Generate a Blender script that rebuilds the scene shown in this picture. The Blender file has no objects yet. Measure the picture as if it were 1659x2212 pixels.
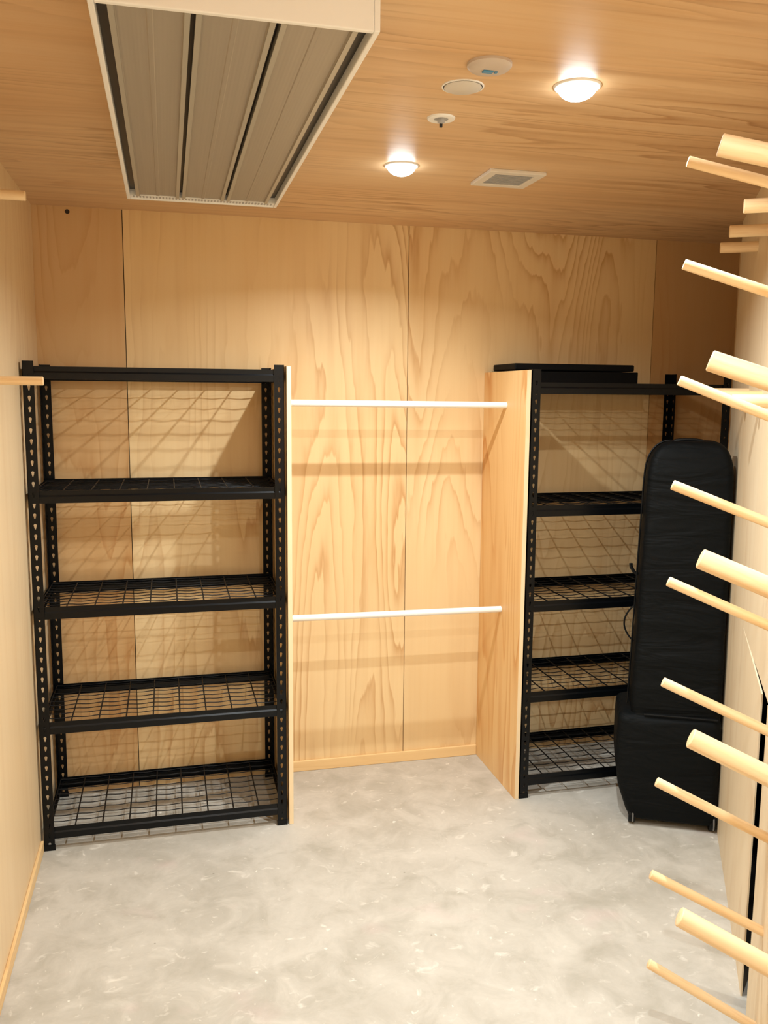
import bpy, math, random
from mathutils import Vector, Matrix
random.seed(7)
S = bpy.context.scene
COL = S.collection
PI = math.pi

# ---------------------------------------------------------------- helpers
def nt(name):
    m = bpy.data.materials.new(name); m.use_nodes = True
    t = m.node_tree; t.nodes.clear()
    out = t.nodes.new('ShaderNodeOutputMaterial')
    b = t.nodes.new('ShaderNodeBsdfPrincipled')
    t.links.new(b.outputs[0], out.inputs[0])
    return m, t, b, out

def lin(c):
    return tuple((x/12.92 if x <= .04045 else ((x+.055)/1.055)**2.4) for x in [v/255. for v in c]) + (1,)

class G:
    """tiny node-graph helper"""
    def __init__(s, t): s.t = t
    def n(s, k, **kw):
        x = s.t.nodes.new(k)
        for a, v in kw.items(): setattr(x, a, v)
        return x
    def l(s, a, b): s.t.links.new(a, b)
    def math(s, op, a, b=None, c=None, clamp=False):
        x = s.n('ShaderNodeMath', operation=op); x.use_clamp = clamp
        for i, v in enumerate((a, b, c)):
            if v is None: continue
            if isinstance(v, (int, float)): x.inputs[i].default_value = v
            else: s.l(v, x.inputs[i])
        return x.outputs[0]
    def noise(s, vec, scale, detail=2, rough=.5, dist=0):
        x = s.n('ShaderNodeTexNoise'); x.inputs['Scale'].default_value = scale
        x.inputs['Detail'].default_value = detail; x.inputs['Roughness'].default_value = rough
        x.inputs['Distortion'].default_value = dist
        if vec is not None: s.l(vec, x.inputs['Vector'])
        return x.outputs[0]
    def mapping(s, vec, scale=(1, 1, 1), loc=(0, 0, 0)):
        x = s.n('ShaderNodeMapping'); x.inputs['Scale'].default_value = scale; x.inputs['Location'].default_value = loc
        s.l(vec, x.inputs[0]); return x.outputs[0]
    def mix(s, f, a, b, mode='MIX'):
        x = s.n('ShaderNodeMix', data_type='RGBA', blend_type=mode)
        if isinstance(f, (int, float)): x.inputs[0].default_value = f
        else: s.l(f, x.inputs[0])
        for i, v in ((6, a), (7, b)):
            if isinstance(v, tuple): x.inputs[i].default_value = v
            else: s.l(v, x.inputs[i])
        return x.outputs[2]
    def ramp(s, v, lo, hi):
        x = s.n('ShaderNodeMapRange'); x.inputs[1].default_value = lo; x.inputs[2].default_value = hi
        s.l(v, x.inputs[0]); return x.outputs[0]
    def bump(s, h, strength, dist, b):
        x = s.n('ShaderNodeBump'); x.inputs['Strength'].default_value = strength; x.inputs['Distance'].default_value = dist
        s.l(h, x.inputs['Height']); s.l(x.outputs[0], b.inputs['Normal'])

def plywood(name, light, mid, dark, along='z', ring=34, ringamt=.5, lat=1.9, lon=.42, blot=.5, rough=.5, fine=.25, knots=0.0):
    m, t, b, o = nt(name); g = G(t)
    tc = g.n('ShaderNodeTexCoord').outputs['Object']
    at = g.n('ShaderNodeAttribute', attribute_name='seed').outputs['Fac']
    cb = g.n('ShaderNodeCombineXYZ'); g.l(g.math('MULTIPLY', at, 7.31), cb.inputs[0]); g.l(g.math('MULTIPLY', at, 3.17), cb.inputs[1]); g.l(g.math('MULTIPLY', at, 5.3), cb.inputs[2])
    ad = g.n('ShaderNodeVectorMath', operation='ADD'); g.l(tc, ad.inputs[0]); g.l(cb.outputs[0], ad.inputs[1])
    v = ad.outputs[0]
    def sc(a, c): return (a, a, c) if along == 'z' else ((c, a, a) if along == 'x' else (a, c, a))
    n1 = g.noise(g.mapping(v, sc(lat, lon)), 1.0, 2.2, .42, .25)
    jag = g.noise(g.mapping(v, sc(26, 3.2), (2, 5, 1)), 1.0, 2, .55)
    n1 = g.math('ADD', n1, g.math('MULTIPLY', jag, .035))
    fr = g.math('FRACT', g.math('MULTIPLY', n1, ring))
    # growth-ring figure: slow darkening towards a crisp latewood edge
    r1 = g.math('MULTIPLY', g.math('POWER', fr, 4.0), g.ramp(fr, 1.0, .93))
    r1 = g.math('ADD', g.math('MULTIPLY', r1, 1.25), g.math('MULTIPLY', fr, .16))
    # patchy strength of the figure
    p = g.ramp(g.noise(g.mapping(v, sc(2.3, .9), (9, 4, 2)), 1.0, 2, .5), .38, .66)
    r1 = g.math('MULTIPLY', r1, p)
    f = g.noise(g.mapping(v, sc(55, 1.6)), 1.0, 3, .6)
    f2 = g.noise(g.mapping(v, sc(14, .7), (3, 3, 3)), 1.0, 2, .5)
    bl = g.ramp(g.noise(g.mapping(v, sc(1.6, .55), (1, 7, 5)), 1.0, 3, .55), .35, .72)
    c = g.mix(g.math('MULTIPLY', bl, blot), light, mid)
    c = g.mix(g.math('MULTIPLY', r1, ringamt), c, dark)
    c = g.mix(g.math('MULTIPLY', g.ramp(f, .45, .75), fine), c, mid)
    c = g.mix(g.math('MULTIPLY', g.ramp(f2, .5, .8), fine), c, dark)
    tn = g.n('ShaderNodeAttribute', attribute_name='tint').outputs['Fac']
    c = g.mix(tn, c, g.mix(.55, c, dark))
    g.l(c, b.inputs['Base Color'])
    b.inputs['Roughness'].default_value = rough
    g.bump(f, .12, .001, b)
    return m

def simple(name, col, rough=.5, metal=0, spec=.5, bumpscale=0, bstr=.1, vary=0):
    m, t, b, o = nt(name); g = G(t)
    tc = g.n('ShaderNodeTexCoord').outputs['Object']
    b.inputs['Roughness'].default_value = rough; b.inputs['Metallic'].default_value = metal
    b.inputs['Specular IOR Level'].default_value = spec
    n = g.noise(tc, bumpscale or 20, 3, .6)
    d = tuple(x*(1-vary) for x in col[:3]) + (1,)
    g.l(g.mix(n, d, col), b.inputs['Base Color'])
    if bumpscale: g.bump(n, bstr, .002, b)
    return m

# ---------------------------------------------------------------- materials
M_wall = plywood('plywood_wall', lin((238, 209, 160)), lin((222, 178, 116)), lin((182, 122, 58)), 'z', 30, .60, 1.9, .27, .55, fine=.16)
M_left = plywood('plywood_pale', lin((238, 213, 174)), lin((228, 194, 146)), lin((200, 152, 95)), 'z', 16, .35, 2.2, .22, .5, fine=.18)
M_right = plywood('plywood_blonde', lin((236, 217, 184)), lin((224, 198, 158)), lin((196, 152, 100)), 'z', 14, .32, 1.6, .22, .5, fine=.16)
M_div = plywood('plywood_divider', lin((238, 206, 154)), lin((222, 174, 108)), lin((196, 128, 58)), 'z', 18, .8, 2.6, .30, .75)
M_ceil = plywood('plywood_ceiling', lin((226, 193, 152)), lin((206, 158, 106)), lin((154, 102, 54)), 'x', 26, .6, 2.8, .30, .6, rough=.42, fine=.4)
M_edge = plywood('plywood_edge', lin((244, 222, 184)), lin((232, 200, 152)), lin((205, 160, 105)), 'z', 14, .2, 3, .4, .4)
M_trim = plywood('pine_trim', lin((240, 206, 152)), lin((226, 180, 116)), lin((190, 132, 70)), 'x', 14, .3, 6, .4, .5)
M_trimy = plywood('pine_trim_side', lin((240, 206, 152)), lin((226, 180, 116)), lin((190, 132, 70)), 'y', 14, .3, 6, .4, .5)

def dowelmat():
    m, t, b, o = nt('dowel_wood'); g = G(t)
    tc = g.n('ShaderNodeTexCoord').outputs['Object']
    r = g.n('ShaderNodeObjectInfo').outputs['Random']
    cb = g.n('ShaderNodeCombineXYZ'); g.l(g.math('MULTIPLY', r, 13.), cb.inputs[0])
    ad = g.n('ShaderNodeVectorMath', operation='ADD'); g.l(tc, ad.inputs[0]); g.l(cb.outputs[0], ad.inputs[1])
    f = g.noise(g.mapping(ad.outputs[0], (6, 90, 90)), 1, 3, .6)
    h = g.noise(g.mapping(ad.outputs[0], (2.5, 25, 25), (4, 4, 4)), 1, 2, .5)
    c = g.mix(g.ramp(h, .35, .7), lin((245, 218, 176)), lin((236, 196, 142)))
    c = g.mix(g.math('MULTIPLY', g.ramp(f, .5, .75), .45), c, lin((208, 158, 102)))
    g.l(c, b.inputs['Base Color']); b.inputs['Roughness'].default_value = .5
    g.bump(f, .15, .001, b)
    return m
M_dowel = dowelmat()
M_white = simple('white_paint', (.88, .87, .85, 1), .4, vary=.03)
M_rod = simple('white_rail', (.93, .91, .87, 1), .3, vary=.03)
M_black = simple('black_powder_coat', (.0025, .0032, .0042, 1), .28, 0, .24, 300, .05, .3)
M_wire = simple('black_wire', (.006, .0055, .0055, 1), .5, 0, .25)
M_plastic = simple('black_plastic', (.003, .0035, .004, 1), .45, 0, .2)
M_carton = simple('black_panel_finish', (.003, .003, .0035, 1), .6, 0, .12, 60, .1, .2)
M_alu = None
def alumat():
    m, t, b, o = nt('brushed_radiant_panel'); g = G(t)
    tc = g.n('ShaderNodeTexCoord').outputs['Object']
    f = g.noise(g.mapping(tc, (90, 1.2, 1)), 1, 2, .5)
    c = g.mix(f, lin((158, 150, 138)), lin((170, 162, 150)))
    g.l(c, b.inputs['Base Color']); b.inputs['Roughness'].default_value = .45; b.inputs['Metallic'].default_value = .25
    w = g.n('ShaderNodeTexWave', wave_type='BANDS', bands_direction='X'); w.inputs['Scale'].default_value = 42
    g.l(tc, w.inputs['Vector']); g.bump(w.outputs['Fac'], .10, .001, b)
    return m
M_alu = alumat()
M_slot = simple('dark_slot', (.012, .012, .014, 1), .4)
M_lip = simple('panel_lip', (.42, .40, .35, 1), .35, .2)
M_screw = simple('steel_screw', (.25, .22, .18, 1), .4, .8)
M_dark = simple('cavity_shade', (.03, .018, .010, 1), .8)
M_vent = simple('vent_mesh_grey', (.42, .41, .41, 1), .5)
M_blue = simple('blue_block', (.06, .25, .45, 1), .25)

def lampmat(s):
    m, t, b, o = nt('lamp_diffuser'); e = t.nodes.new('ShaderNodeEmission')
    e.inputs[0].default_value = (.88, .97, 1, 1); e.inputs[1].default_value = s
    t.links.new(e.outputs[0], o.inputs[0]); return m
LAMP = 22.0; DOME_FILL = 36.0
M_lamp = lampmat(LAMP)

def concrete():
    m, t, b, o = nt('concrete_floor'); g = G(t)
    tc = g.n('ShaderNodeTexCoord').outputs['Object']
    a = g.noise(tc, 1.7, 5, .62, .4); c2 = g.noise(g.mapping(tc, (1, 1, 1), (5, 2, 0)), 7, 5, .65, .6); fine = g.noise(tc, 60, 4, .6)
    c = g.mix(g.ramp(a, .34, .66), lin((180, 173, 160)), lin((205, 198, 186)))
    c = g.mix(g.math('MULTIPLY', g.ramp(c2, .50, .66), .55), c, lin((214, 207, 195)))
    c = g.mix(g.math('MULTIPLY', g.ramp(c2, .48, .32), .5), c, lin((164, 157, 142)))
    c = g.mix(g.math('MULTIPLY', fine, .2), c, lin((150, 142, 126)))
    # white plaster specks and smears
    sp = g.noise(g.mapping(tc, (1, 1.3, 1), (3, 1, 0)), 16, 3, .6, .8)
    sm = g.math('MULTIPLY', g.ramp(sp, .62, .80), .6)
    c = g.mix(sm, c, lin((246, 240, 228)))
    sp2 = g.noise(g.mapping(tc, (1.2, 1, 1), (8, 3, 0)), 30, 2, .5, .3)
    c = g.mix(g.math('MULTIPLY', g.ramp(sp2, .70, .78), .75), c, lin((244, 238, 226)))
    # small dark pits
    vo = g.n('ShaderNodeTexVoronoi'); vo.inputs['Scale'].default_value = 7; g.l(tc, vo.inputs['Vector'])
    pit = g.ramp(vo.outputs['Distance'], .035, .02)
    c = g.mix(g.math('MULTIPLY', pit, .6), c, lin((120, 112, 96)))
    # faint pink chalk stain
    pk = g.noise(g.mapping(tc, (1.6, 2.4, 1), (1.4, 6, 0)), 1.3, 3, .6)
    c = g.mix(g.math('MULTIPLY', g.ramp(pk, .62, .8), .35), c, lin((222, 186, 184)))
    g.l(c, b.inputs['Base Color']); b.inputs['Roughness'].default_value = .6
    g.bump(g.math('ADD', c2, g.math('MULTIPLY', sm, .15)), .25, .004, b)
    return m
M_floor = concrete()

def bagmat():
    m, t, b, o = nt('black_nylon'); g = G(t)
    tc = g.n('ShaderNodeTexCoord').outputs['Object']
    b.inputs['Roughness'].default_value = .6; b.inputs['Specular IOR Level'].default_value = .11
    n = g.noise(g.mapping(tc, (2.2, 2.2, 9), (2, 2, 2)), 1.6, 3, .55, .6)
    wv = g.noise(tc, 420, 1, .5)
    g.l(g.mix(n, (.002, .0026, .003, 1), (.0042, .0055, .006, 1)), b.inputs['Base Color'])
    h = g.math('ADD', g.math('MULTIPLY', n, 1.0), g.math('MULTIPLY', wv, .02))
    g.bump(h, .55, .03, b)
    return m
M_bag = bagmat()

# ---------------------------------------------------------------- mesh builders
class MB:
    def __init__(s): s.v = []; s.f = []; s.seed = []; s.tint = {}
    def add(s, vs, fs, seed=0.0):
        o = len(s.v); s.v += [tuple(p) for p in vs]; s.f += [tuple(i+o for i in f) for f in fs]; s.seed += [seed]*len(fs)
        return s
    def box(s, x0, x1, y0, y1, z0, z1, seed=0.0):
        return s.add([(x0, y0, z0), (x1, y0, z0), (x1, y1, z0), (x0, y1, z0), (x0, y0, z1), (x1, y0, z1), (x1, y1, z1), (x0, y1, z1)],
                     [(0, 3, 2, 1), (4, 5, 6, 7), (0, 1, 5, 4), (1, 2, 6, 5), (2, 3, 7, 6), (3, 0, 4, 7)], seed)
    def prism(s, poly, fn, a, b, seed=0.0):
        """poly 2D closed (ccw), fn(p, t)->3D"""
        n = len(poly)
        vs = [fn(p, a) for p in poly] + [fn(p, b) for p in poly]
        fs = [tuple(range(n))[::-1], tuple(range(n, 2*n))] + [(i, (i+1) % n, n+(i+1) % n, n+i) for i in range(n)]
        return s.add(vs, fs, seed)
    def tube(s, pts, r, k=8, cap=True, seed=0.0):
        pts = [Vector(p) for p in pts]; n = len(pts); vs = []
        up = None
        for i, p in enumerate(pts):
            d = (pts[min(i+1, n-1)]-pts[max(i-1, 0)]).normalized()
            if up is None:
                up = Vector((0, 0, 1)) if abs(d.z) < .9 else Vector((1, 0, 0))
            a = d.cross(up).normalized(); c = a.cross(d).normalized(); up = c
            rr = r[i] if isinstance(r, (list, tuple)) else r
            for j in range(k):
                t = 2*PI*j/k; vs.append(p+a*math.cos(t)*rr+c*math.sin(t)*rr)
        fs = [(i*k+j, i*k+(j+1) % k, (i+1)*k+(j+1) % k, (i+1)*k+j) for i in range(n-1) for j in range(k)]
        if cap: fs += [tuple(range(k))[::-1], tuple(range((n-1)*k, n*k))]
        return s.add(vs, fs, seed)
    def lathe(s, prof, k=32, c=(0, 0, 0)):
        """prof [(r,z)] about z"""
        vs = []; n = len(prof)
        for r, z in prof:
            for j in range(k):
                t = 2*PI*j/k; vs.append((c[0]+r*math.cos(t), c[1]+r*math.sin(t), c[2]+z))
        fs = [(i*k+j, i*k+(j+1) % k, (i+1)*k+(j+1) % k, (i+1)*k+j) for i in range(n-1) for j in range(k)]
        if prof[0][0] > 1e-5: fs.append(tuple(range(k))[::-1])
        if prof[-1][0] > 1e-5: fs.append(tuple(range((n-1)*k, n*k)))
        return s.add(vs, fs)
    def mesh(s, name, mat, smooth=False, fix=True):
        me = bpy.data.meshes.new(name); me.from_pydata(s.v, [], s.f)
        a = me.attributes.new('seed', 'FLOAT', 'FACE'); a.data.foreach_set('value', s.seed)
        a = me.attributes.new('tint', 'FLOAT', 'FACE'); a.data.foreach_set('value', [s.tint.get(q, 0.0) for q in s.seed])
        if fix:
            import bmesh
            bm = bmesh.new(); bm.from_mesh(me); bmesh.ops.recalc_face_normals(bm, faces=bm.faces); bm.to_mesh(me); bm.free()
        me.materials.append(mat)
        if smooth:
            me.polygons.foreach_set('use_smooth', [True]*len(me.polygons))
            if hasattr(me, 'set_sharp_from_angle'): me.set_sharp_from_angle(angle=math.radians(40))
        return me
    def obj(s, name, mat, parent=None, smooth=False, bevel=0, seg=2):
        return link(name, s.mesh(name, mat, smooth), parent, bevel, seg)

def link(name, me, parent=None, bevel=0, seg=2):
    o = bpy.data.objects.new(name, me); COL.objects.link(o)
    if parent: o.parent = parent
    if bevel:
        b = o.modifiers.new('bevel', 'BEVEL'); b.width = bevel; b.segments = seg; b.limit_method = 'ANGLE'; b.angle_limit = math.radians(40)
    return o
def thing(name, label, cat, loc=(0, 0, 0), rz=0, group=None):
    o = bpy.data.objects.new(name, None); COL.objects.link(o); o.location = loc; o.rotation_euler = (0, 0, rz)
    return tag(o, label, cat, group)
def tag(o, label, cat, group=None):
    o['label'] = label; o['category'] = cat
    if group: o['group'] = group
    return o
def struct(o, label=None):
    o['kind'] = 'structure'
    if label: o['label'] = label
    return o

# ---------------------------------------------------------------- room dimensions (metres)
HC = 2.454          # ceiling
YB = .489           # back wall
XL = -.008          # left wall
XR = 3.20           # right end of shelf bay
YF = -3.95          # wall behind the photographer
A = Vector((XR, 0.0)); B2 = Vector((2.157, -1.16)); WD = (B2-Vector((2.85, 0))).normalized()   # slanted right wall direction
WN = Vector((WD.y, -WD.x))
A = Vector((2.855, 0.0))
def wp(s, o, z): p = A+WD*s+WN*o; return (p.x, p.y, z)
SE = (A.y-YF)/-WD.y   # where it meets the front wall

# floor, ceiling
struct(MB().box(-.2, 3.3, YF-.1, YB+.1, -.12, 0).obj('floor', M_floor))
mb = MB(); ys = [YF-.1, -2.84, -.40+.0, YB+.1]
mb.box(-.2, 3.3, YF-.1, -2.62, HC, HC+.1, 1.3)
mb.box(-.2, 3.3, -2.62, -1.40, HC, HC+.1, 2.1)
mb.box(-.2, 3.3, -1.40, YB+.1, HC, HC+.1, 3.7)
struct(mb.obj('ceiling', M_ceil))

# back wall: plywood sheets with fine gaps over a dark stud space
mb = MB(); g_ = .0016
xs = [XL-.05, .336, 1.540, 2.750, XR+.05]
mb.tint = {.4: .75, 2.1: 0, 3.8: .12, 5.5: 1.0}  # left sheet naturally browner; right sheet's tone also carries the bay's shade
for i in range(4):
    mb.box(xs[i]+g_, xs[i+1]-g_, YB, YB+.012, 0, HC, (.4, 2.1, 3.8, 5.5)[i])
wb = struct(mb.obj('wall_back', M_wall))
MB().box(XL-.05, XR+.05, YB+.013, YB+.09, 0, HC).obj('stud_space', M_dark, wb)
# small dark knot hole by the ceiling
MB().tube([(.127, YB-.0008, 2.434), (.127, YB+.004, 2.434)], .009, 14).obj('knot_hole', M_dark, wb)

# left wall
mb = MB(); mb.box(XL-.08, XL, -1.9, YB, 0, HC, .8); mb.box(XL-.08, XL, YF, -1.903, 0, HC, 2.9)
wl = struct(mb.obj('wall_left', M_left))
# front wall behind the camera
struct(MB().box(XL-.08, 1.0, YF-.08, YF, 0, HC, 4.4).obj('wall_front', M_left))
# right end of the shelf bay + slanted wall
mb = MB(); mb.box(XR, XR+.08, -.5, YB, 0, HC, 6.2)
struct(mb.obj('wall_bay_end', M_wall))

def wbox(mb, s0, s1, o0, o1, z0, z1, seed=0, o1b=None):
    """box on the slanted wall, o measured into the room"""
    o1b = o1 if o1b is None else o1b
    vs = [wp(s0, o0, z0), wp(s1, o0, z0), wp(s1, o1b, z0), wp(s0, o1, z0), wp(s0, o0, z1), wp(s1, o0, z1), wp(s1, o1b, z1), wp(s0, o1, z1)]
    mb.add(vs, [(0, 3, 2, 1), (4, 5, 6, 7), (0, 1, 5, 4), (1, 2, 6, 5), (2, 3, 7, 6), (3, 0, 4, 7)], seed)
ZS = .925
mb = MB()
# lower far sheet: lies flush, then bows off the studs towards the open joint
ss = [0, .93, 1.06, 1.20, 1.36, 1.522]; oo = [0, 0, .001, .002, .0035, .005]; zz = [.955, .955, .9455, .935, .924, .912]
vs = []
for a_, b_, c_ in zip(ss, oo, zz): vs += [wp(a_, b_-.0045, 0), wp(a_, b_, 0), wp(a_, b_, c_), wp(a_, b_-.0045, c_)]
fs = [(0, 1, 2, 3), (20, 23, 22, 21)]
for k in range(5):
    o_ = k*4; fs += [(o_+q, o_+4+q, o_+4+(q+1) % 4, o_+(q+1) % 4) for q in range(4)]
mb.add(vs, fs, 1.1)
wbox(mb, 1.612, SE, -.004, .0, 0, .9115, 3.3)      # lower sheet on the near side of the joint
wbox(mb, 0, .93, -.020, 0, .9552, HC, 1.1)           # upper sheets, lower edge running slightly off level
us = [.93, 1.06, 1.20, 1.36, 1.522, 1.75, SE]; uz = [.9552, .9480, .940, .932, .924, .912, .912]
for k in range(6):
    a_, b_ = us[k], us[k+1]; za, zb_ = uz[k], uz[k+1]
    vs = [wp(a_, -.020, za), wp(b_, -.020, zb_), wp(b_, 0, zb_), wp(a_, 0, za), wp(a_, -.020, HC), wp(b_, -.020, HC), wp(b_, 0, HC), wp(a_, 0, HC)]
    mb.add(vs, [(0, 3, 2, 1), (4, 5, 6, 7), (2, 3, 7, 6), (0, 1, 5, 4)] + ([(1, 2, 6, 5)] if k == 5 else []), 1.1)
wr = struct(mb.obj('wall_right', M_right))
mb = MB(); wbox(mb, 0.02, SE, -.16, -.12, 0, HC); wbox(mb, 0.0, .018, -.16, -.0185, 0, HC)
mb.obj('wall_cavity', M_dark, wr)  # backing coloured near-black, the cavity's shade put into its colour

# skirtings
bl = MB().box(XL, XL+.011, YF, 0.0, 0, .044).obj('baseboard_left', M_trimy, bevel=.003); struct(bl)
bb = MB().box(.958, 1.905, YB-.011, YB, 0, .05).obj('baseboard_back', M_trim, bevel=.003); struct(bb)

# ---------------------------------------------------------------- plywood dividers either side of the hanging bay
def divider(x0, x1, label, seed):
    o = MB().box(x0, x1, 0.0, YB-.001, 0, 1.826, seed).obj('divider_panel', M_div, bevel=.0012)
    tag(o, label, 'divider', None)
    MB().box(x0+.0006, x1-.0006, -.0022, -.0001, .001, 1.8245, seed).obj('edge_band', M_edge, o)['label'] = 'pale plywood edge'
    return o
divider(.9325, .9505, 'upright plywood divider panel against the left black shelving unit', .2)
divider(1.905, 1.923, 'upright plywood divider panel beside the right black shelving unit', 5.6)

# ---------------------------------------------------------------- boltless shelving
UW, UD, UH = .920, .457, 1.83
def keyhole(cx, cz, wd=.0053, h=.0106):
    # teardrop: wide top, narrow bottom; returned ccw (x,z)
    pts = []
    for k in range(7):
        t = PI*k/6; pts.append((cx+wd*math.cos(t), cz+h*.35+wd*math.sin(t)))
    pts += [(cx-wd*.55, cz-h*.55), (cx-wd*.3, cz-h), (cx+wd*.3, cz-h), (cx+wd*.55, cz-h*.55)]
    return pts
def flange(mb, w, h, fn):
    """perforated strip, local (a,z), fn(a,t,z)->3D; t thickness 0..T"""
    T = .0018; pitch = .0381; n = int(h/pitch); z = 0
    for i in range(n):
        z0 = i*pitch; z1 = (i+1)*pitch if i < n-1 else h
        hole = keyhole(w*.52, z0+pitch*.5); m = len(hole)
        outer = []
        for (x, y) in hole:
            # project radially to the cell rectangle
            dx, dy = x-w*.52, y-(z0+pitch*.5)
            sx = ((w-w*.52) if dx > 0 else w*.52)/max(abs(dx), 1e-9); sy = ((z1-(z0+pitch*.5)) if dy > 0 else pitch*.5)/max(abs(dy), 1e-9)
            q = min(sx, sy); outer.append((w*.52+dx*q, z0+pitch*.5+dy*q))
        # ensure rectangle corners are hit
        ring = []
        for t in (0, T):
            ring.append([fn(x, t, y) for x, y in hole]); ring.append([fn(x, t, y) for x, y in outer])
        vs = ring[0]+ring[1]+ring[2]+ring[3]
        fs = []
        for j in range(m):
            k = (j+1) % m
            fs.append((j, k, m+k, m+j)); fs.append((2*m+j, 3*m+j, 3*m+k, 2*m+k)); fs.append((j, 2*m+j, 2*m+k, k))
        corners = [(0, z0), (w, z0), (w, z1), (0, z1)]
        # fill corner gaps with triangles
        for c in corners:
            best = None
            for j in range(m):
                k = (j+1) % m
                a, b = outer[j], outer[k]
                def on(p): return (abs(p[0]-c[0]) < 1e-6, abs(p[1]-c[1]) < 1e-6)
                if (on(a)[0] and on(b)[1]) or (on(a)[1] and on(b)[0]): best = (a, b)
            if best:
                o = len(vs)
                vs += [fn(best[0][0], 0, best[0][1]), fn(c[0], 0, c[1]), fn(best[1][0], 0, best[1][1]), fn(best[0][0], T, best[0][1]), fn(c[0], T, c[1]), fn(best[1][0], T, best[1][1])]
                fs += [(o, o+1, o+2), (o+3, o+5, o+4)]
        mb.add(vs, fs)
    # long edges
    for a in (0, w):
        mb.add([fn(a, 0, 0), fn(a, T, 0), fn(a, T, h), fn(a, 0, h)], [(0, 1, 2, 3)])
    for zz in (0, h):
        mb.add([fn(0, 0, zz), fn(w, 0, zz), fn(w, T, zz), fn(0, T, zz)], [(0, 1, 2, 3)])
PW = .038
def post_mesh(sx, sy):
    """corner post; sx,sy = +1/-1 direction in which the flanges run from the outer corner"""
    mb = MB()
    flange(mb, PW, UH-.004, lambda a, t, z: (sx*a, sy*t, z+.004))
    flange(mb, PW, UH-.004, lambda a, t, z: (sx*t, sy*a, z+.004))
    return mb.mesh('post', M_black, fix=False)
POST = {(a, b): post_mesh(a, b) for a in (1, -1) for b in (1, -1)}
def cap_mesh(sx, sy):
    mb = MB()
    def bx(a0, a1, b0, b1, z0, z1): mb.box(min(sx*a0, sx*a1), max(sx*a0, sx*a1), min(sy*b0, sy*b1), max(sy*b0, sy*b1), z0, z1)
    bx(-.0016, PW+.0015, -.0016, .0042, 0, .022); bx(-.0016, .0042, .0042, PW+.0015, 0, .022)
    return mb.mesh('foot_cap', M_plastic)
CAP = {(a, b): cap_mesh(a, b) for a in (1, -1) for b in (1, -1)}
# beam cross-section: (inward, z) stepped front with an inner ledge
BP = [(0.0035, 0), (.0035, -.0165), (0.0, -.0225), (0.0, -.0455), (.0125, -.0455), (.0125, -.0435), (.0025, -.0435), (.0025, -.0235),
      (.0058, -.0175), (.0058, -.0135), (.021, -.0135), (.021, -.0115), (.0058, -.0115), (.0058, 0)]
def beam_mesh(L, axis, sgn):
    mb = MB()
    if axis == 'x': fn = lambda p, t: (t, sgn*p[0], p[1])
    else: fn = lambda p, t: (sgn*p[0], t, p[1])
    mb.prism(BP, fn, 0, L)
    return mb.mesh('beam', M_black)
BEAM = {('x', 1): beam_mesh(UW-.008, 'x', 1), ('x', -1): beam_mesh(UW-.008, 'x', -1),
        ('y', 1): beam_mesh(UD-.012, 'y', 1), ('y', -1): beam_mesh(UD-.012, 'y', -1)}
def deck_mesh():
    mb = MB(); r = .0019
    nx = 9
    xs_ = [.012+(UW-.024)*i/nx for i in range(nx+1)]
    for x in xs_:
        mb.tube([(x, .006, .0), (x, UD-.006, .0)], r*1.5, 6)
    ny = 9; step = (UD-.03)/(ny)
    for j in range(ny+1):
        y = .015+step*j; pts = []
        for i in range(nx*6+1):
            x = xs_[0]+(xs_[-1]-xs_[0])*i/(nx*6)
            ph = 2*PI*i/6
            pts.append((x, y+.0006*math.cos(ph), .0014*math.cos(ph)))
        mb.tube(pts, r, 5)
    return mb.mesh('wire_deck', M_wire, smooth=True)
DECK = deck_mesh()
def shelving(x0, tops, label):
    t = thing('shelving_unit', label, 'shelving', (x0, 0, 0))
    for sx in (1, -1):
        for sy in (1, -1):
            cx = 0 if sx > 0 else UW; cy = 0 if sy > 0 else UD
            p = link('post', POST[(sx, sy)], t); p.location = (cx, cy, 0)
            c = link('foot_cap', CAP[(sx, sy)], p)
    for z in tops:
        for sg, y in ((1, .0022), (-1, UD-.0022)):
            o = link('beam', BEAM[('x', sg)], t); o.location = (.004, y, z)
        for sg, x in ((1, .0025), (-1, UW-.0025)):
            o = link('beam', BEAM[('y', sg)], t); o.location = (x, .006, z-.0004)
        o = link('wire_deck', DECK, t); o.location = (0, 0, z-.0062)
    return t
LT = (1.812, 1.370, .942, .503, .090)
RT = (1.777, 1.272, .868, .472, .100)
shelving(.004, LT, 'tall black metal shelving unit with empty wire shelves by the left wall')
shelving(1.928, RT, 'tall black metal shelving unit behind the black wheeled bag, flat black panels on top')

# flat black panels stacked on the right unit
o = MB().box(1.985, 2.520, .205, .44, 1.7775, 1.829).obj('flat_panel', M_carton, bevel=.003)
tag(o, 'flat black panel lying directly on the right shelving unit, under another', 'panel')
o = MB().box(1.932, 2.495, .195, .452, 1.8315, 1.860).obj('flat_panel', M_carton, bevel=.006, seg=3)
tag(o, 'topmost flat black panel on the right shelving unit, overhanging onto plywood divider', 'panel')

# ---------------------------------------------------------------- white hanging rails
for z0, z1, nm in ((1.686, 1.682, 'upper white clothes rail spanning between the plywood dividers'), (.795, .787, 'lower white clothes rail spanning between the plywood dividers')):
    y = .215
    o = MB().tube([(.9505, y, z0), (1.905, y, z1)], .0135, 24).obj('clothes_rail', M_rod, smooth=True)
    tag(o, nm, 'clothes rail', 'hanging rails in the middle bay')

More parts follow.
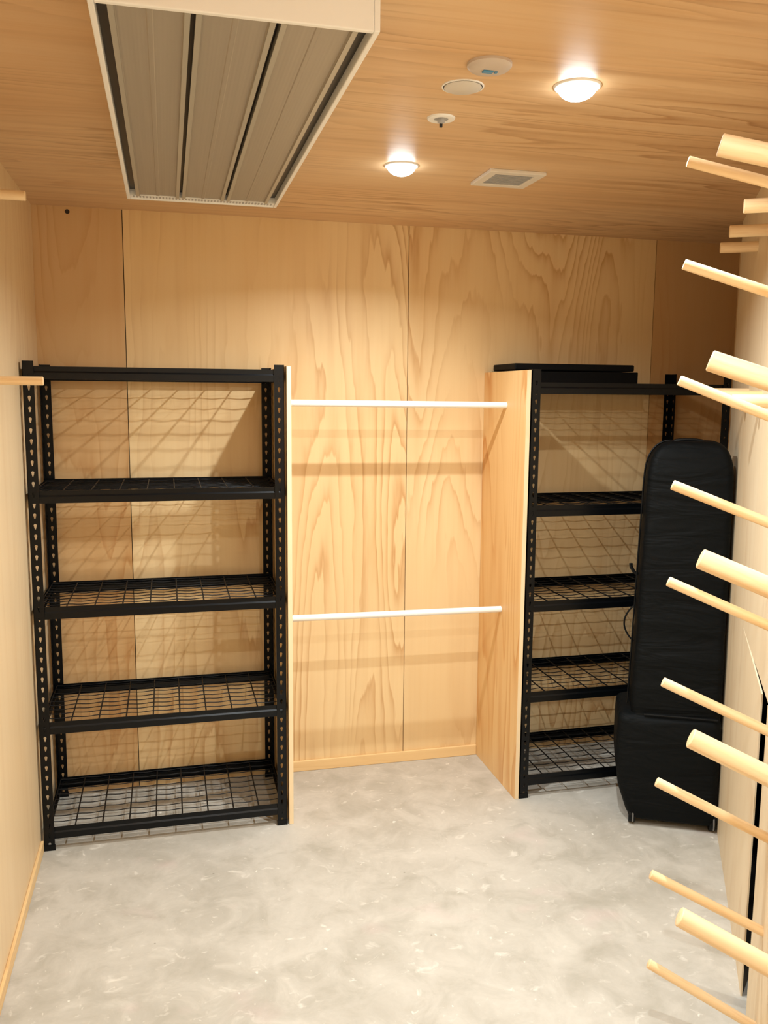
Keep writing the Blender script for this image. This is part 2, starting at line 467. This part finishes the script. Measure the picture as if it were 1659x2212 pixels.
# ---------------------------------------------------------------- dowel pegs
def peg_mesh(name, L, r, sink=.012, ch=.0018, k=22):
    mb = MB()
    xs_ = [-sink, 0, L*.25, L*.5, L*.75, L-ch, L-ch*.3, L]
    rs = [r, r, r, r, r, r, r-ch*.7, r-ch*1.3]
    mb.tube([(x, 0, 0) for x in xs_], rs, k)
    return mb.mesh(name, M_dowel, smooth=True)
THIN = peg_mesh('wooden_peg', .295, .0126)
THICK = peg_mesh('wooden_peg', .252, .0195)
FLAT = peg_mesh('wooden_peg', .125, .0185)
SMALL = peg_mesh('wooden_peg', .150, .0130)
def peg(me, base, dirv, label, group):
    o = link('wooden_peg', me); d = Vector(dirv).normalized()
    x = d; y = Vector((0, 0, 1)).cross(x).normalized(); z = x.cross(y)
    o.matrix_world = Matrix.Translation(base) @ Matrix((x, y, z)).transposed().to_4x4()
    tag(o, label, 'peg', group); return o
def updir(a): n = Vector((WN.x, WN.y, 0))*math.cos(a); n.z = math.sin(a); return n
ords = ['first', 'second', 'third', 'fourth', 'fifth', 'sixth', 'seventh', 'eighth', 'ninth', 'tenth']
WN = WN if (Vector((.49, -3.29))-A).dot(WN) > 0 else -WN
tz = [2.269, 2.036, 1.765, 1.510, 1.269, 1.009, .741, .485, .235]
for i, z in enumerate(tz):
    a = math.radians((18, 20, 22, 20.5, 21.5, 21.5, 22, 21, 24)[i]); off = .0 if z > ZS+.08 else .003
    s = 1.80
    tipout = .277; L = .295; zb = z-(tipout-off)*math.tan(a)
    peg(THIN, wp(s, off, zb), updir(a), '%s thin upward-tilted wooden peg from the top of the thin column' % ords[i], 'thin tilted pegs on the slanted right wall')
THICKPOS = dict(s=2.33, out=.236)
def thick_tip_z():
    return [2.163, 1.789, 1.424, 1.072, .700]
for i, z in enumerate(thick_tip_z()):
    a = math.radians((16, 19, 21, 22, 23)[i]); off = .0 if z > ZS+.12 else .003
    zb = z-(THICKPOS['out']-off)*math.tan(a)
    peg(THICK, wp(THICKPOS['s'], off, zb), updir(a), '%s thick upward-tilted wooden peg from the top, nearest column on right' % ords[i], 'thick tilted pegs on the slanted right wall')
for r_, (z, rn) in enumerate(((2.250, 'upper row near ceiling'), (1.738, 'lower row at shelf-top height'))):
    for k, (s, on) in enumerate(((.646, 'farthest'), (1.035, 'second farthest'), (1.475, 'third farthest'), (1.90, 'nearest'))):
        if s > 1.8 : continue
        off = 0
        peg(FLAT, wp(s, off, z-.012*k), (WN.x, WN.y, 0), '%s short level wooden peg, %s of slanted right wall' % (on, rn), 'level pegs on the slanted right wall')
peg(SMALL, (XL, -.535, 1.754), (1, 0, 0), 'lower level wooden peg on the left wall, in front of shelving post', 'pegs on the left wall')
peg(SMALL, (XL, -.725, 2.240), (1, 0, 0), 'upper level wooden peg on the left wall, near the ceiling corner', 'pegs on the left wall')

# ---------------------------------------------------------------- ceiling heater
def heater():
    x0, x1, y0, y1, zb = .384, .872, -1.722, -.222, 2.350
    t = thing('ceiling_heater', 'long white ceiling heater box with three grey radiant panels and dark slots', 'heater', ((x0+x1)/2, (y0+y1)/2, HC))
    cx, cy = (x0+x1)/2, (y0+y1)/2
    def L(mb, a0, a1, b0, b1, c0, c1): mb.box(a0-cx, a1-cx, b0-cy, b1-cy, c0-HC, c1-HC)
    mb = MB(); r = .011
    L(mb, x0, x0+r, y0, y1, zb, HC); L(mb, x1-r, x1, y0, y1, zb, HC)
    L(mb, x0+r, x1-r, y0, y0+.012, zb, HC); L(mb, x0+r, x1-r, y1-.012, y1, zb, HC)
    L(mb, x0+r, x1-r, y0+.012, y1-.012, zb+.03, HC)
    mb.obj('housing', M_white, t, bevel=.002)
    mb = MB(); L(mb, x0+r, x1-r, y1-.050, y1-.012, zb+.004, zb+.0295); mb.obj('end_grille', M_white, t)
    mb = MB()
    for i in range(44):
        xx = x0+.022+i*(x1-x0-.044)/43; L(mb, xx-.0026, xx+.0026, y1-.044, y1-.022, zb+.0025, zb+.0039)
    mb.obj('grille_slots', M_vent, t)
    mb = MB(); L(mb, x0+r, x1-r, y0+.012, y1-.050, zb+.022, zb+.0298); mb.obj('slot_backing', M_slot, t)
    g0 = .020; gap = .010; xa = x0+r+g0; xb = x1-r-.026; w = (xb-xa-2*gap)/3
    for i in range(3):
        a = xa+i*(w+gap)
        prof = [(a, zb+.006), (a+.010, zb+.003), (a+.012, zb+.007), (a+w/2-.006, zb+.007), (a+w/2-.004, zb+.0055), (a+w/2+.004, zb+.0055), (a+w/2+.006, zb+.007), (a+w-.012, zb+.007), (a+w-.010, zb+.003), (a+w, zb+.006), (a+w, zb+.02), (a, zb+.02)]
        m2 = MB(); m2.prism(prof, lambda p, q: (p[0]-cx, q-cy, p[1]-HC), y0+.014, y1-.051)
        p = m2.obj('radiant_panel', M_alu, t)
        for e0 in (a-.0005, a+w-.0095):
            m3 = MB(); L(m3, e0, e0+.010, y0+.014, y1-.051, zb+.0012, zb+.004); m3.obj('edge_lip', M_lip, p)['label'] = 'pale raised edge strip'
heater()

# ---------------------------------------------------------------- ceiling fittings
def downlight(x, y, label):
    t = thing('recessed_downlight', label, 'ceiling light', (x, y, HC), 0, 'recessed downlights')
    MB().lathe([(.046, 0), (.0465, -.004), (.052, -.0045), (.055, -.003), (.0565, 0)], 40).obj('trim_ring', M_white, t, smooth=True)
    prof = [(.0455, -.001)]+[(.0455*math.cos(a), -.004-.028*math.sin(a)) for a in [PI/2*k/8 for k in range(0, 8)]]+[(.0002, -.032)]  # dome hangs deep to imitate the round glare of the lamp
    MB().lathe(prof, 32).obj('diffuser', M_lamp, t, smooth=True)
    d = bpy.data.lights.new('led_chip', 'AREA'); d.shape = 'DISK'; d.size = .036; d.energy = POWER; d.color = LCOL; d.spread = math.radians(SPREAD)
    lo = bpy.data.objects.new('led_chip', d); COL.objects.link(lo); lo.parent = t; lo.location = (0, 0, -.0335)
    return t
POWER = 17.0; LCOL = (.88, .965, 1.0); SPREAD = 152
downlight(1.461, -1.282, 'larger glowing ceiling downlight, nearer the upper right of photo')
downlight(.95, -2.36, 'added unseen ceiling downlight to brighten the foreground, nearest the doorway')  # added lamp outside the view, brightens near pegs, floor and heater end
downlight(1.246, -.471, 'smaller glowing ceiling downlight beside the ceiling heater far end')
t = thing('added_dome_light', 'added unseen dome light behind the camera, brightening the heater end and foreground', 'ceiling light', (.45, -3.35, HC))  # added unseen dome lamp, brightens the heater's near end and foreground
MB().lathe([(.135, 0), (.135, -.018), (.125, -.020), (.124, -.001)], 40).obj('rim', M_white, t, smooth=True)
MB().lathe([(.123*math.cos(PI/2*k/9), -.012-.07*math.sin(PI/2*k/9)) for k in range(9)]+[(.0002, -.082)], 40).obj('diffuser', lampmat(DOME_FILL), t, smooth=True)

t = thing('sprinkler_head', 'small white ring with dark recessed sprinkler between the two downlights', 'sprinkler', (1.221, -.969, HC))
MB().lathe([(.018, 0), (.019, -.004), (.030, -.006), (.036, -.004), (.038, 0)], 36).obj('escutcheon', M_white, t, smooth=True)
MB().lathe([(.0175, -.0005), (.0178, -.0025), (.010, -.0030), (.0098, -.012), (.004, -.015), (.0002, -.016)], 24).obj('sprinkler_nozzle', M_vent, t, smooth=True)
MB().box(-.0035, .0035, -.003, .003, -.024, -.012).obj('deflector', M_slot, t)
t = thing('cover_plate', 'flat round white blanking plate on ceiling beside the blue-marked sensor', 'cover plate', (1.199, -1.209, HC))
MB().lathe([(.044, 0), (.045, -.003), (.041, -.006), (.0002, -.007)], 40).obj('plate', M_ceil and simple('offwhite_plate', (.66, .60, .53, 1), .5), t, smooth=True)
MB().lathe([(.0465, 0), (.0475, -.0025), (.0505, -.002), (.051, 0)], 40).obj('plate_rim', M_white, t, smooth=True)
t = thing('ceiling_disc', 'round ceiling sensor with a small raised blue block', 'fitting', (1.209, -1.361, HC))
MB().lathe([(.050, 0), (.050, -.006), (.044, -.012), (.024, -.016), (.0002, -.016)], 40).obj('disc_base', simple('disc_shell', (.58, .48, .40, 1), .45), t, smooth=True)
MB().box(-.016, .008, -.007, .007, -.0195, -.0155).obj('blue_block', M_blue, t, bevel=.0015)  # small raised blue blocks on the tan disc
MB().box(.012, .018, -.004, .004, -.0185, -.0150).obj('blue_tab', M_blue, t)

def vent():
    t = thing('ceiling_vent', 'square pale exhaust vent grille on ceiling beyond the downlights', 'vent', (1.63, -.425, HC))
    mb = MB(); h = .098; k = .068
    for (a0, a1, b0, b1) in ((-h, h, -h, -k), (-h, h, k, h), (-h, -k, -k, k), (k, h, -k, k)):
        mb.box(a0, a1, b0, b1, -.011, 0)
    mb.obj('vent_frame', simple('vent_frame_paint', (.74, .68, .60, 1), .5), t, bevel=.002)
    MB().box(-k, k, -k, k, -.0035, -.0005).obj('vent_backing', M_vent, t)
    for i in range(9):
        y = -k+.008+i*(2*k-.016)/8
        MB().box(-k, k, y-.0028, y+.0028, -.0085, -.0036).obj('slat', M_vent, t)
vent()

# ---------------------------------------------------------------- wheeled gear bag leaning on the right unit
def bag():
    P0 = Vector((2.266, -.314, 0)); w = Vector((.8913, -.4533, 0)); b = Vector((.4533, .8913, 0))
    t = thing('wheeled_bag', 'tall black nylon wheeled gear bag standing upright against the right shelving', 'bag', P0, math.atan2(w.y, w.x))
    lean = math.tan(math.radians(3.0))
    def P(u, d, z): return (u, d+z*lean, z)           # local: x = width, y = depth (back), z = up
    def loft(rows, name, mat, parent, cr=.035, k=6, puff=.0, smooth=True):
        """rows: (z,u0,u1,d0,d1,cr)"""
        mb = MB(); vs = []; nper = 4*(k+1)
        for (z, u0, u1, d0, d1, c) in rows:
            c = min(c, (u1-u0)/2-.001, (d1-d0)/2-.001)
            for (cx, cy, a0) in ((u1-c, d0+c, -PI/2), (u1-c, d1-c, 0), (u0+c, d1-c, PI/2), (u0+c, d0+c, PI)):
                for j in range(k+1):
                    a = a0+PI/2*j/k
                    vs.append(P(cx+c*math.cos(a), cy+c*math.sin(a), z))
        n = len(rows)
        fs = [(i*nper+j, i*nper+(j+1) % nper, (i+1)*nper+(j+1) % nper, (i+1)*nper+j) for i in range(n-1) for j in range(nper)]
        fs += [tuple(range(nper))[::-1], tuple(range((n-1)*nper, n*nper))]
        mb.add(vs, fs); return mb.obj(name, mat, parent, smooth=smooth)
    # upper body with rounded shoulders and gentle folds
    rows = []
    U0, U1 = .030, .340
    zs = [.45+(1.40-.45)*i/60 for i in range(61)]
    rnd = random.Random(3)
    for i, z in enumerate(zs):
        wv = .0018*math.sin(z*17)+.0010*math.sin(z*41+1.3)+.0006*math.sin(z*97+.4)
        rows.append((z, U0-.010+.6*wv-.026*(1-(z-.45)/.95), U1-.3*wv, .004+wv, .235+wv*.3, .030))
    for i in range(1, 15):
        a = PI/2*i/14; zz = 1.40+.150*math.sin(a); q = 1-math.cos(a)
        rows.append((zz, U0-.010+.090*q**1.15, U1-.070*q**1.15, .004+.040*q, .235-.030*q, .030))
    body = loft(rows, 'main_body', M_bag, t)
    # lower compartment: deeper, square
    rows = []
    for z, du, dd in ((.024, .016, .02), (.036, .004, .004), (.06, 0, 0), (.15, 0, 0), (.25, -.001, -.002), (.33, -.001, -.003), (.40, 0, -.003), (.435, .001, 0), (.452, .008, .006), (.462, .022, .020)):
        rows.append((z, -.056*min(1, max(0, (z-.03)/.16))+du, .344-du*.6, dd-.004, .292-dd, .040))
    low = loft(rows, 'lower_compartment', M_bag, t)
    # piping / seams
    def pipe(pts, r, name, parent=t, mat=M_plastic, k=8): return MB().tube([P(*p) for p in pts], r, k).obj(name, mat, parent, smooth=True)
    pipe([(.045, -.002, .464), (.18, -.004, .466), (.325, -.002, .464)], .004, 'seam_piping')
    pts = []
    for i in range(0, 41):
        z = .47+(1.39-.47)*i/40; pts.append((.010-.026*(1-(z-.47)/.92), .10, z))
    for i in range(1, 13):
        a = PI/2*i/12; q = 1-math.cos(a); pts.append((.012+.092*q**1.15, .10, 1.40+.151*math.sin(a)))
    pipe(pts, .0035, 'zipper')
    # top grab handle
    pipe([(.115, .12, 1.542), (.13, .12, 1.550), (.16, .12, 1.553), (.20, .12, 1.553), (.225, .12, 1.550), (.24, .12, 1.542)], .008, 'grab_handle')
    # side buckle and hanging strap loop
    pipe([(.006, .13, 1.00), (-.010, .13, 1.01), (-.022, .13, 1.03), (-.024, .13, 1.045)], .007, 'side_buckle')
    pts = [(.0-.040*math.sin(PI*i/16)**.8, .14, .87-.15*i/16) for i in range(17)]
    pipe(pts, .0035, 'strap_loop')
    # wheels at the two front lower corners; grey strips imitate edge reflections
    for u in (.0165, .3265):
        mb = MB(); mb.tube([P(u-.0125, .036, .034), P(u+.0125, .036, .034)], .034, 26)
        wh = mb.obj('wheel', M_plastic, t, bevel=.003)
        mb = MB()
        pr = []
        for i in range(9):
            a = math.radians(125+90*i/8); pr.append((.036+.037*math.cos(a), .036+.037*math.sin(a)))
        mb.tube([P(u+.004, y, z) for y, z in pr], .0032, 8)
        mb.obj('wheel_glint', simple('glint_grey', (.22, .22, .22, 1), .3, .4), wh, smooth=True)['label'] = 'grey strip imitating the reflection on the wheel edge'
        mb = MB(); mb.box(u-.016, u+.016, .006, .062, .040, .075)
        mb.v = [P(*v) for v in mb.v]
        mb.obj('wheel_housing', M_plastic, t, bevel=.006)
    for u in (.05, .29):
        mb = MB(); mb.tube([P(u, .262, 0.0), P(u, .262, .028)], .012, 14); mb.obj('foot_stud', M_plastic, t)
bag()

# ---------------------------------------------------------------- camera
f_px, yaw, pitch, roll = 1870.83, .24453, -.13493, .0086
C = Vector((.49494, -3.28812, 1.72335))
F = Vector((math.sin(yaw)*math.cos(pitch), math.cos(yaw)*math.cos(pitch), math.sin(pitch)))
R = Vector((math.cos(yaw), -math.sin(yaw), 0)); U = R.cross(F)
R2 = R*math.cos(roll)+U*math.sin(roll); U2 = -R*math.sin(roll)+U*math.cos(roll)
cam = bpy.data.cameras.new('camera'); co = bpy.data.objects.new('camera', cam); COL.objects.link(co)
cam.sensor_fit = 'VERTICAL'; cam.sensor_height = 36; cam.lens = 36*f_px/2212; cam.clip_start = .02
mw = Matrix((R2, U2, -F)).transposed().to_4x4(); mw.translation = C; co.matrix_world = mw
S.camera = co

w = bpy.data.worlds.new('world'); S.world = w; w.use_nodes = True
w.node_tree.nodes['Background'].inputs[0].default_value = (.9, .9, 1, 1); w.node_tree.nodes['Background'].inputs[1].default_value = .05
S.view_settings.view_transform = 'Standard'; S.view_settings.look = 'None'
S.view_settings.gamma = 1; S.view_settings.use_curve_mapping = False
S.view_settings.exposure = 0.25
